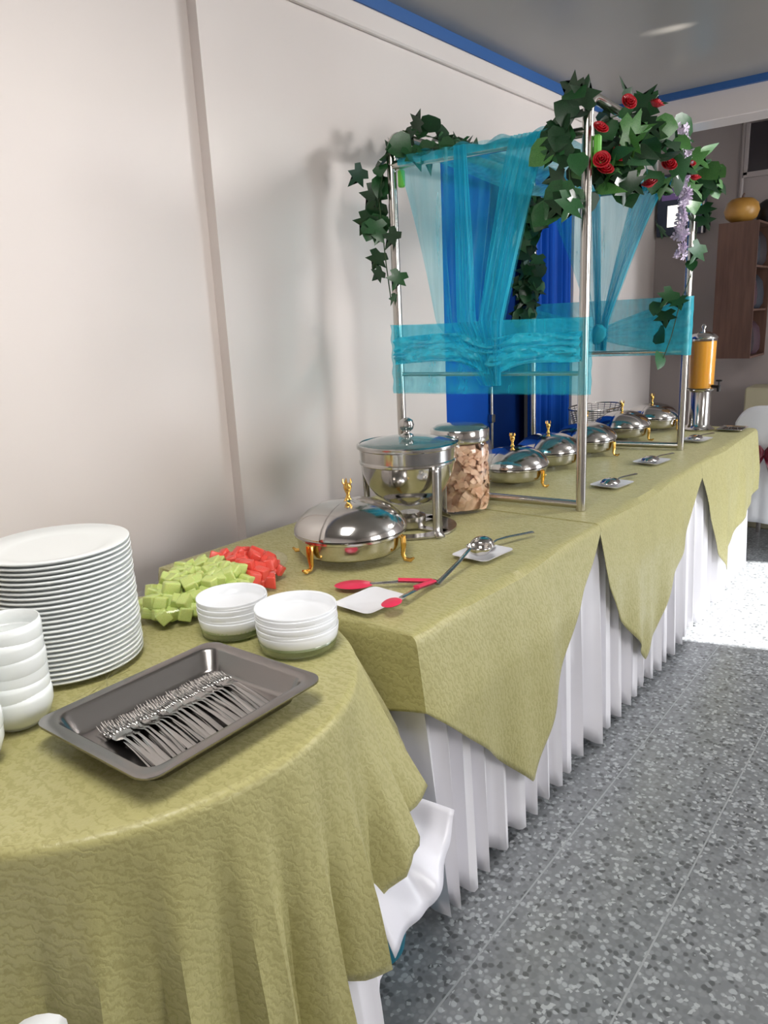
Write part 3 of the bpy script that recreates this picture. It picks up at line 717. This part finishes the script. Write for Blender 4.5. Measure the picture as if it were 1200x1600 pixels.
# red tipped tongs
HG = Vector((-.968, 1.385, ZT+.006))
t = thing('serving_tongs', 'steel serving tongs with red silicone tips resting on the nearest rest plate', 'tongs', tuple(HG))
for (ex, ey, rr, zz) in ((-1.118,1.263,.031,.004),(-.943,1.185,.020,.020)):
    e = Vector((ex, ey, ZT+zz+.004))-HG; e.z += .0; a = math.atan2(e.y, e.x); ln = e.length
    dv = e.normalized(); arm = MB().tube([(0,0,0), tuple(dv*ln*.4+Vector((0,0,.006))), tuple(dv*ln*.80+Vector((0,0,.004)))], [.008,.0085,.006], 8, flat=.35).build('arm', steel2, t)
    MB().tube([tuple(dv*ln*.03+Vector((0,0,.006))), tuple(dv*ln*.45+Vector((0,0,.0115)))], .009, 8, flat=.4).build('grip', redsil, t)
    pd = MB()
    for q, (sx) in enumerate((1,)):
        pd.lathe([(0,-.004),(.8,-.003),(1,0),(.8,.003),(0,.004)], 24, sx=rr*1.5, sy=rr)
    pd.build('silicone_tip', redsil, t, loc=tuple(dv*ln+Vector((0,0,.003))), rot=(0,0,a))
MB().box((0,0,.002),(.014,.012,.010),.002).build('hinge', steel, t)

# ---------------------------------------------------------------- tube frame
Nl, Nr, Fr_, Fl = Vector((-1.61,2.13)), Vector((-.96,2.20)), Vector((-1.02,3.40)), Vector((-1.685,3.28))
FZ = ZT+.001; RT = .0155
t = thing('tube_frame', 'polished steel tube frame standing on the buffet over the chafing dishes', 'frame', (0,0,FZ))
def v3(p, z): return (p.x, p.y, z-FZ)
def hoop(a, b, ztop):
    d = (b-a); dn = d.normalized(); rb = .06; pts = [v3(a, FZ), v3(a, ztop-rb)]
    for k in range(1, 9):
        q = k/8*PI/2; p = a+dn*rb*(1-math.cos(q)); pts.append(v3(p, ztop-rb+rb*math.sin(q)))
    for k in range(0, 9):
        q = k/8*PI/2; p = b-dn*rb*(1-math.sin(q)); pts.append(v3(p, ztop-rb+rb*math.cos(q)))
    pts.append(v3(b, FZ)); return pts
for (a, b) in ((Nl, Fl), (Nr, Fr_)): MB().tube(hoop(a, b, 1.965), RT, 20).build('side_hoop', tubem, t)
for (a, b) in ((Nl, Nr), (Fl, Fr_)):
    MB().tube([v3(a, 1.868), v3(b, 1.868)], RT*.93, 16).build('top_bar', tubem, t)
    MB().tube([v3(a, 1.19), v3(b, 1.19)], RT*.45, 12).build('middle_bar', tubem, t)
    MB().tube([v3(a, .776), v3(b, .776)], RT*.85, 16).build('bottom_bar', tubem, t)
for p, z in ((Nl+Vector((.03,.0)), 1.80), (Nr+Vector((.028,.01)), 1.80), (Nr+Vector((.02,.9)), 1.83)):
    pass
MB().box((Nl.x+.035, Nl.y+.005, 1.825-FZ), (.022,.02,.055), .005).build('green_clip', clipm, t)
MB().box((Nr.x+.026, Nr.y+.01, 1.815-FZ), (.02,.02,.085), .005).build('green_clip', clipm, t)
MB().tube([(Fr_.x,Fr_.y,1.83-FZ),(Fr_.x,Fr_.y,1.90-FZ)], .021, 12).build('green_clip', clipm, t)

# ---------------------------------------------------------------- organza drapes and sashes
def along(a, b, x):   # y of the frame face at a given x
    return a.y+(b.y-a.y)*(x-a.x)/(b.x-a.x)
def drape(a, b, off, label, topx, midx, zmid, tipx, ztip, fc, nm):
    t = thing('organza_drape', label, 'drape', (0,0,0), group='turquoise organza drapes')
    zt = 1.887
    def cur(x0, x1, mx0, mx1, tp0, tp1, u, v, amp, ph):
        # v 0..1 from the bar to the tip
        z = lerp(zt, ztip, v); vm = (zt-zmid)/(zt-ztip)
        if v < vm:
            q = v/vm; e = q**.80
            xa, xb_ = lerp(x0, mx0, e), lerp(x1, mx1, e)
        else:
            q = (v-vm)/(1-vm); xa, xb_ = lerp(mx0, tp0, q), lerp(mx1, tp1, q)
        x = lerp(xa, xb_, u)
        y = along(a, b, x)+off+amp*(.35+.65*min(1,v*2))*math.sin(u*PI*2*fc+ph+v*1.5)+.006*math.sin(u*50+v*4)
        return (x, y, z)
    MB().grid(lambda u, v: cur(topx[0], topx[1], midx[0], midx[1], tipx[0], tipx[1], u, v, .012, 0), 90, 40).build('sheer_panel', sheer_l, t)
    w = topx[1]-topx[0]; mw = midx[1]-midx[0]
    for (u0, u1, m0, m1) in ((.40,.48,.36,.62),(.76,1.0,.66,1.0)):
        MB().grid(lambda u, v: cur(topx[0]+w*u0, topx[0]+w*u1, midx[0]+mw*m0, midx[0]+mw*m1, tipx[0]+(tipx[1]-tipx[0])*m0, tipx[1], u, v, .006, 1+u0*5), 24, 40).build('fold_band', sheer_m, t)
    # the roll over the bar
    def roll(u, v):
        x = lerp(topx[0], topx[1], u); q = v*PI*1.1-.3; r = .019+.004*math.sin(u*30)
        return (x, along(a, b, x)+r*math.cos(PI-q)*-1*-1, 1.868+r*math.sin(q)*1.0)
    MB().grid(roll, 50, 10).build('roll_over_bar', sheer_m, t)
    return t
YO = -.030
drape(Nl, Nr, YO, 'turquoise organza drape gathered on the near side of the frame', (-1.575,-1.05), (-1.45,-1.205), 1.36, (-1.285,-1.215), 1.155, 5, 'near')
drape(Fl, Fr_, YO, 'turquoise organza drape gathered on the far side of the frame', (-1.64,-1.10), (-1.42,-1.33), 1.33, (-1.40,-1.34), 1.20, 5, 'far')
# canopy lying over the top
t = MB()
def can(u, v):
    x = lerp(-1.52, -1.06, u); y0 = along(Nl, Nr, x); y1 = along(Fl, Fr_, x); y = lerp(y0, y1, v)
    return (x+.02*math.sin(v*7), y, 1.892-.055*math.sin(v*PI)+.012*math.sin(u*22+v*3)+.035*max(0,u-.6)*math.sin(v*PI))
tag(t.grid(can, 50, 40).build('organza_canopy', sheer_m), 'turquoise organza cloth lying across the top of the tube frame', 'cloth')
def sash(a, b, z0, z1, label, knot=None):
    t = thing('organza_band', label, 'cloth band', (0,0,0), group='turquoise organza bands')
    d = (b-a).normalized(); n = Vector((d.y, -d.x)); ln = (b-a).length; R = RT+.010
    def loop(s):   # around both posts
        tot = 2*ln+2*PI*R; q = s*tot
        if q < ln: p = a+d*q+n*R
        elif q < ln+PI*R:
            w = (q-ln)/R; p = b+n*R*math.cos(w)+d*R*math.sin(w)
        elif q < 2*ln+PI*R: p = b-d*(q-ln-PI*R)-n*R
        else:
            w = (q-2*ln-PI*R)/R; p = a-n*R*math.cos(w)-d*R*math.sin(w)
        return p
    def f(u, v, zz0, zz1, am=.004):
        p = loop(u); z = lerp(zz0, zz1, v)+.006*nz(p.x*4, p.y*4, v*2)
        k = am*math.sin(v*26+3*nz(p.x*5, p.y*5, 1))
        return (p.x+n.x*k, p.y+n.y*k, z)
    if knot is None:
        MB().grid(lambda u, v: f(u, v, z0, z1), 160, 24).build('sheer_wrap', sheer_l, t)
        def roll(u, v):
            p = a+d*(ln*u)+n*(R+.004); zc = lerp(z0+.145, z0+.155, u)+.008*math.sin(u*5)-.03*math.exp(-((u-.55)/.12)**2)
            hh = .045+.012*math.exp(-((u-.55)/.15)**2)
            w = v*2-1; k = .008*math.sin(v*17+8*nz(u*6, v*3, 2))+.004*nz(u*30, v*14, 5)*2
            return (p.x+n.x*(.007*(1-w*w)+k), p.y+n.y*(.007*(1-w*w)+k), zc+w*hh)
        MB().grid(roll, 160, 22).build('gathered_fold', sheer_d, t)
        MB().grid(lambda u, v: (lambda p: (p.x+n.x*.004, p.y+n.y*.004, lerp(z1-.055, z1, v)))(a+d*(ln*u)+n*(R+.002)), 60, 3).build('upper_fold', sheer_l, t)
    else:
        def g(u, v):
            p = loop(u); s = (p-a).dot(d)/ln; w = min(1, abs(s-knot)/ .55)
            if u < .5: h = lerp(.16, 1, w**.8)
            else: h = 1
            zc = lerp(z0+.10, (z0+z1)/2, w if u < .5 else 1)
            z = zc+(v-.5)*(z1-z0)*h; k = .008*math.sin(v*22)*(1 if u<.5 else .3)
            return (p.x+n.x*k, p.y+n.y*k, z)
        MB().grid(g, 160, 24).build('sheer_wrap', sheer_m, t)
        kp = a+d*(ln*knot)+n*(R+.012)
        MB().lathe([(0,-.05),(.022,-.04),(.034,-.012),(.036,.012),(.026,.040),(0,.05)], 20, sx=1, sy=.6).build('knot', sheer_d, t, loc=(kp.x, kp.y, z0+.10), rot=(.2,.5,0))
    return t
sash(Nl, Nr, 1.125, 1.358, 'wide turquoise organza sash wrapped around the two near posts')
sash(Fl, Fr_, 1.172, 1.418, 'turquoise organza sash knotted around the two far posts', .46)

# ---------------------------------------------------------------- garlands
def leaf_mesh(kind, mt):
    # ivy outline, stalk at the origin, tip along +y, folded along the mid vein
    if kind == 0: out = [(0,0),(.30,-.12),(.55,.12),(.34,.30),(.62,.58),(.24,.60),(0,1.05),(-.24,.60),(-.62,.58),(-.34,.30),(-.55,.12),(-.30,-.12)]
    elif kind == 1: out = [(0,0),(.32,.0),(.50,.30),(.42,.62),(.20,.85),(0,1.0),(-.20,.85),(-.42,.62),(-.50,.30),(-.32,.0)]
    else: out = [(0,0),(.18,.12),(.26,.4),(.18,.75),(0,1.25),(-.18,.75),(-.26,.4),(-.18,.12)]
    V = [(x, y, .14*abs(x)-.16*y*y) for x, y in out]; cx = [(0,.3,-.014),(0,.62,-.062)]
    n = len(V); V += cx; F = []
    for i in range(n):
        j = (i+1) % n; ym = (V[i][1]+V[j][1])/2; F.append((i, j, n if ym < .46 else n+1))
    side = [(V[i][1]+V[(i+1) % n][1])/2 < .46 for i in range(n)]
    for i in range(n):
        if side[i-1] and not side[i]: F.append((n, i, n+1))
        if not side[i-1] and side[i]: F.append((n+1, i, n))
    me = bpy.data.meshes.new('leaf'); me.from_pydata(V, [], F); me.update(); me.materials.append(mt); me.shade_smooth(); return me
LM = [leaf_mesh(k, mt) for k in (0,1,2) for mt in leafm]
random.seed(21)
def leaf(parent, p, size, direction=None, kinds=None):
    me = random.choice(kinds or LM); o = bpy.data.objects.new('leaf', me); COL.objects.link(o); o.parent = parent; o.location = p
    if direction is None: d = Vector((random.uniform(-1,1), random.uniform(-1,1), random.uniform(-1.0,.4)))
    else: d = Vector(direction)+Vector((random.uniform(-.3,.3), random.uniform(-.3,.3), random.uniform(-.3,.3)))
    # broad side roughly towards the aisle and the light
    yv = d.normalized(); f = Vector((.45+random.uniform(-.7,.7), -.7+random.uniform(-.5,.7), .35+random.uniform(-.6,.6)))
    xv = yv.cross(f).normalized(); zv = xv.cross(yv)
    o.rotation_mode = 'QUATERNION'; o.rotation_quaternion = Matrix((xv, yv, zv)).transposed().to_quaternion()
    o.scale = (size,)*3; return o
def rose(parent, p, r):
    mb = MB()
    for ring, (n, rr, h, tilt) in enumerate(((5,1.0,.75,.75),(4,.78,.85,.45),(3,.5,.95,.2),(2,.25,1.0,.05))):
        for k in range(n):
            a0 = 2*PI*k/n+ring*.7; wd = 2*PI/n*.62
            def pet(u, v):
                a = a0+(u-.5)*2*wd*(.55+.45*math.sin(v*PI*.8)); q = rr*(.35+.65*v**.8)*(1+tilt*.25*v)-.06*(u-.5)**2
                return (r*q*math.cos(a), r*q*math.sin(a), r*(h*v*1.1-.35-.25*tilt*v*v-.25*(u-.5)**2*v))
            mb.grid(pet, 5, 4)
    o = mb.build('rose', rosem, parent, loc=p, solid=.0008)
    o.rotation_euler = (random.uniform(.3,1.3), random.uniform(-.4,.4), random.uniform(.2,1.4)); return o
def vine(label, pts, group=None, name='ivy_garland'):
    t = thing(name, label, 'garland', (0,0,0), group=group)
    MB().tube(pts, .0022, 5).build('stem', stemm, t); return t
def on(pts, s):
    q = s*(len(pts)-1); i = min(int(q), len(pts)-2); return Vector(pts[i]).lerp(Vector(pts[i+1]), q-i)
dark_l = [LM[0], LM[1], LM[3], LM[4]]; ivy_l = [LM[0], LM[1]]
# 1: near left corner, over the bar and hanging beside the post
P1 = [(-1.40,2.17,1.90),(-1.50,2.155,1.905),(-1.60,2.14,1.91),(-1.635,2.115,1.86),(-1.645,2.10,1.76),(-1.64,2.105,1.66),(-1.635,2.11,1.56),(-1.625,2.115,1.45)]
g = vine('dark ivy garland hanging down beside the near left post of the frame', P1)
for k in range(15):
    p = on(P1, random.uniform(0,.42)); leaf(g, p+Vector((random.uniform(-.02,.02), random.uniform(-.02,.02), random.uniform(-.01,.03))), random.uniform(.055,.085), kinds=dark_l)
for k in range(7):
    p = on(P1, random.uniform(.42,.66)); leaf(g, p+Vector((random.uniform(-.03,.01), random.uniform(-.02,.02), 0)), random.uniform(.06,.085), (-.3,-.2,-.8), dark_l)
for (x, y, z, s) in ((-1.655,2.09,1.70,.07),(-1.65,2.10,1.60,.065),(-1.575,2.10,1.66,.07),(-1.575,2.11,1.53,.065),(-1.645,2.10,1.54,.05),(-1.67,2.05,1.86,.07),(-1.60,2.11,1.46,.04),(-1.64,2.1,1.66,.045)):
    leaf(g, (x, y, z), s, (-.3,-.4,-.7), [LM[0], LM[1]])
# leaves along the left rail
P1b = [(-1.61,2.20,1.985),(-1.61,2.35,1.99),(-1.62,2.5,1.99),(-1.62,2.64,1.985)]
g = vine('dark ivy garland lying along the left top rail of the frame', P1b)
for k in range(17): leaf(g, on(P1b, random.uniform(0,1))+Vector((random.uniform(-.02,.02), 0, random.uniform(-.01,.02))), random.uniform(.055,.08), (random.uniform(-.3,.6), random.uniform(-.3,1), random.uniform(-.3,.5)), dark_l)
# 2: thick garland with roses along the right rail
P2 = [(-.955,2.27,1.90),(-.955,2.36,1.93),(-.965,2.45,1.955),(-.975,2.75,1.98),(-.99,3.05,1.98),(-1.0,3.3,1.96),(-1.015,3.43,1.90)]
g = vine('thick green garland with red roses along the right top rail of the frame', P2, name='rose_garland')
for k in range(125):
    s = random.uniform(0,1)**1.15; p = on(P2, s)
    dz_ = random.uniform(-.19,.0) if random.random() < .85 or p.y < 2.5 else random.uniform(-.05,.04)
    if s > .8: dz_ = max(dz_, -.07)
    leaf(g, p+Vector((random.uniform(-.05,.07), random.uniform(-.04,.04), dz_)), random.uniform(.06,.092), (random.uniform(-.4,1), random.uniform(-.7,.7), random.uniform(-1.1,.3)))
for (y, z) in ((2.182,1.866),(2.619,2.002),(2.385,1.967),(2.327,1.82),(2.196,1.786),(2.467,1.829),(2.766,1.841),(2.973,1.866),(3.055,1.832),(2.589,1.762),(2.22,1.764)):
    rose(g, (-.915, y, z), random.uniform(.018,.023))
# upright sprigs
for (y, z, d_) in ((2.60,1.99,(.2,.5,1.0)),(2.66,2.0,(.1,.6,1.0)),(3.0,1.99,(.2,1,.5)),(2.52,1.98,(.2,0,1))):
    leaf(g, (-.97, y, z), .095, d_, [LM[0], LM[4], LM[1]])
# corner cluster and trail hanging in front of the near right post
P3 = [(-1.00,2.16,1.95),(-.995,2.15,1.86),(-.985,2.14,1.74),(-.975,2.14,1.68)]
g = vine('ivy cluster hanging down by the near right post of the frame', P3)
for k in range(17): leaf(g, on(P3, random.uniform(0,1))+Vector((random.uniform(-.035,.025), random.uniform(-.03,.02), random.uniform(-.03,.0))), random.uniform(.06,.085), (random.uniform(-.8,.4), -.3, random.uniform(-1,-.2)), [LM[1], LM[4], LM[0], LM[3]])
for (x, y, z) in ((-1.04,2.14,1.84),(-1.05,2.15,1.68),(-1.03,2.15,1.67)): leaf(g, (x, y, z), .085, (-.6,-.2,-.5), [LM[4], LM[5]])
for (x, y, z) in ((-.965,2.165,1.93),(-.95,2.17,1.905),(-.985,2.165,1.90),(-.97,2.165,1.96),(-1.0,2.16,1.97)): leaf(g, (x, y, z), .075, (random.uniform(-1,.6), -.1, random.uniform(-.3,.8)), [LM[3], LM[0], LM[4]])
# hanging by the far left post
P4 = [(-1.66,3.24,1.93),(-1.665,3.235,1.80),(-1.67,3.235,1.62),(-1.665,3.235,1.5),(-1.69,3.235,1.38)]
g = vine('dark ivy garland hanging down along the far left post of the frame', P4)
for k in range(50): leaf(g, on(P4, random.uniform(0,1))+Vector((random.uniform(-.035,.035), random.uniform(-.03,.01), 0)), random.uniform(.06,.09), (random.uniform(-.6,.6), -.3, -.8), dark_l)
# by the far right post
P5 = [(-1.0,3.37,1.90),(-.985,3.36,1.70),(-1.0,3.36,1.5),(-1.03,3.34,1.40),(-1.06,3.33,1.25),(-1.09,3.32,1.15)]
g = vine('sparse ivy trail hanging by the far right post of the frame', P5)
for (x, y, z, s) in ((-.97,3.36,1.77,.075),(-.97,3.36,1.73,.07),(-.97,3.36,1.62,.085),(-1.0,3.35,1.56,.05),(-1.06,3.33,1.44,.08),(-1.04,3.33,1.41,.07),(-1.09,3.33,1.36,.08),(-1.12,3.32,1.40,.06),(-1.11,3.31,1.28,.085),(-1.10,3.31,1.19,.08),(-1.13,3.32,1.71,.085),(-1.02,3.35,1.74,.06),(-1.0,3.36,1.83,.07),(-1.0,3.36,1.86,.07)):
    leaf(g, (x, y, z), s, (random.uniform(-.3,.5), -.4, -.6), [LM[0], LM[1], LM[4]])
# wisteria
t = thing('wisteria_spray', 'hanging lilac wisteria spray in front of the far right post', 'artificial flower', (-.935, 2.95, 1.98))
Pw = [(0,0,.02),(.005,.01,-.1),(.005,.03,-.22),(.0,.05,-.32),(0,.06,-.42)]
MB().tube(Pw, .0018, 5).build('stem', stemm, t)
fl_ = MB()
for k in range(5):
    a = 2*PI*k/5; c, s = math.cos(a), math.sin(a); fl_.add([(0,0,0),(c*.8-s*.4,s*.8+c*.4,.25),(c*1.25,s*1.25,.1),(c*.8+s*.4,s*.8-c*.4,.25)], [(0,1,2,3)])
flm = fl_.mesh('blossom'); flm.materials.append(lilac)
for k in range(150):
    s = random.uniform(0,1)**.9
    if .06 < s < .10 or .86 < s < .90: continue
    p = on(Pw, s); a = random.uniform(0,2*PI); r = random.uniform(.004,.022)
    o = bpy.data.objects.new('blossom', flm); COL.objects.link(o); o.parent = t; o.location = p+Vector((r*math.cos(a), r*math.sin(a), 0)); o.scale = (random.uniform(.012,.018),)*3
    o.rotation_euler = (random.uniform(0,3), random.uniform(0,3), random.uniform(0,3))

# ---------------------------------------------------------------- background
t = thing('wall_screen', 'lit screen with cyan and cream picture on the back wall behind the garland', 'screen', (-1.65, YB, 1.83))
MB().box((0,-.025,.19), (.30,.05,.38), .006).build('casing', mat('navy_casing', (.02,.03,.06), .35), t)
MB().box((.143,-.052,.19), (.012,.008,.38)).build('bezel_edge', steel2, t)
def emit(name, c, s):
    m_ = mat(name, c, .5); P(m_).inputs['Emission Color'].default_value = (*c, 1); P(m_).inputs['Emission Strength'].default_value = s; return m_
MB().box((.095,-.052,.235), (.07,.005,.19)).build('cyan_picture', emit('screen_cyan', (.05,.55,.9), 1.0), t)
MB().box((-.045,-.052,.12), (.07,.005,.13)).build('cream_picture', emit('screen_cream', (1,.95,.85), 1.2), t)
MB().box((-.05,-.052,.27), (.14,.005,.10)).build('violet_picture', emit('screen_violet', (.10,.06,.16), .4), t)
# wooden cupboard
t = thing('wall_cupboard', 'brown wooden cupboard hung on the back wall, open towards the aisle', 'cupboard', (-1.32, 4.92, 1.06))
cb = MB(); cb.box((.11,.006,.39), (.22,.012,.78)); cb.build('side_panel', wood, t, smooth=False)
cb = MB(); cb.box((.11,.19,.006), (.22,.35,.012)); cb.box((.11,.19,.774), (.22,.35,.012)); cb.box((.006,.19,.39),(.012,.35,.756)); cb.box((.11,.372,.39),(.22,.012,.78)); cb.build('carcass', wood, t, smooth=False)
for z in (.28,.53): MB().box((.11,.19,z), (.205,.35,.012)).build('shelf', wood, t, smooth=False)
random.seed(5)
dkm = [mat('dark_bundle', c, .7) for c in ((.02,.012,.016),(.05,.02,.03),(.018,.02,.03))]
for k, z in enumerate((.012,.286,.536)):
    for j in range(2):
        mb = MB(); pr = [(0,0),(.06,0),(.078,.03),(.08,.09),(.07,.16),(.04,.20),(0,.21)]
        mb.lathe(pr, 20, sx=1.05, sy=1.0)
        o = mb.build('dark_bundle', dkm[(k+j)%3], loc=(-1.32+.13, 4.92+.10+.165*j, 1.06+z+.001))
        tag(o, 'dark lumpy cloth bundle at the %s of the %s shelf in the wooden cupboard' % (('front','back')[j], ('bottom','middle','top')[k]), 'bundle', 'bundles on the %s shelf' % ('bottom','middle','top')[k])
t = thing('gourd', 'round yellow-brown gourd on top of the wooden cupboard', 'gourd', (-1.225, 5.03, 1.84))
MB().lathe([(0,.0),(.05,.004),(.085,.03),(.098,.07),(.088,.11),(.06,.135),(.02,.142),(0,.14)], 32).build('body', gourdm, t)
MB().tube([(0,0,.138),(.003,0,.155),(.01,0,.166)], [.008,.006,.005], 8).build('stalk', wood, t)
tag(MB().lathe([(0,0),(.06,0),(.072,.02),(.075,.07),(.06,.115),(.03,.135),(0,.14)], 28).build('black_helmet', black, loc=(-1.125+.02, 5.195, 1.84)), 'dark rounded pot beside the gourd on top of the cupboard', 'pot')
# covered chair beyond the table end
t = thing('covered_chair', 'white covered chair with a burgundy bow beyond the far table end', 'chair', (-.84, 4.52, 0), math.radians(-6))
def cb_(u, v):
    # back cover with rounded top, as one closed strip front and back
    x = (u-.5)*.44; top = .83-.10*abs(2*u-1)**5; z = lerp(.17, top, v); return (x, -.012*math.sin(u*PI)-.01*math.sin(u*30)*(1-v)*.5, z)
MB().grid(cb_, 40, 20).build('back_cover', ivory, t, solid=.03)
def sc_(u, v):
    pts_ = [(-.21,.03),(-.22,.42),(.22,.42),(.21,.03)]; q = u*3; i = min(int(q), 2); p = Vector(pts_[i]).lerp(Vector(pts_[i+1]), q-i)
    return (p.x*(1+.03*(1-v)), p.y+.008*math.sin(u*60)*(1-v), lerp(.17,.45,v))
MB().grid(sc_, 60, 10).box((0,.225,.455),(.43,.40,.03),.01).build('seat_cover', ivory, t, solid=.004)
for (x, y) in ((-.18,.03),(.18,.03),(-.18,.38),(.18,.38)): MB().tube([(x,y,0),(x,y,.44)], .014, 8).build('leg', steel2, t)
bw = MB()
for s in (-1, 1):
    bw.lathe([(0,-.045),(.02,-.04),(.034,-.01),(.034,.02),(.02,.045),(0,.05)], 14, c=(-.045+s*.045,-.055,.57), sx=1.3, sy=.5)
    bw.tube([(-.045,-.05,.56),(-.045+s*.03,-.05,.50),(-.045+s*.045,-.045,.43)], [.012,.022,.026], 8, flat=.3)
bw.build('bow', burg, t)
tag(MB().box((-1.0,5.12,.44),(.26,.26,.88),.01).build('cream_cabinet', creamy, smooth=False), 'low cream cabinet against the back wall behind the covered chair', 'cabinet')
# white chair whose armrest tip shows in the near left corner
t = thing('plastic_armchair', 'white plastic armchair, only its armrest tip in the bottom left corner', 'chair', (-.722, -.05, 0), math.radians(-45))
# local -x is the front
def slab(c, d_, bev=.012): return MB().box(c, d_, bev)
slab((0,0,.42),(.42,.42,.03)).build('seat', ivory, t); slab((.21,0,.64),(.03,.40,.46)).build('backrest', ivory, t)
for (x, y) in ((-.18,-.18),(-.18,.18),(.19,-.18),(.19,.18)): slab((x,y,.205),(.04,.04,.41)).build('leg', ivory, t)
for y in (-.215,.215):
    MB().tube([(.19,y,.645),(.0,y,.655),(-.19,y,.65),(-.225,y,.635),(-.22,y,.60),(-.19,y,.42)], [.030,.034,.034,.030,.024,.02], 14, flat=.5).build('armrest', ivory, t)
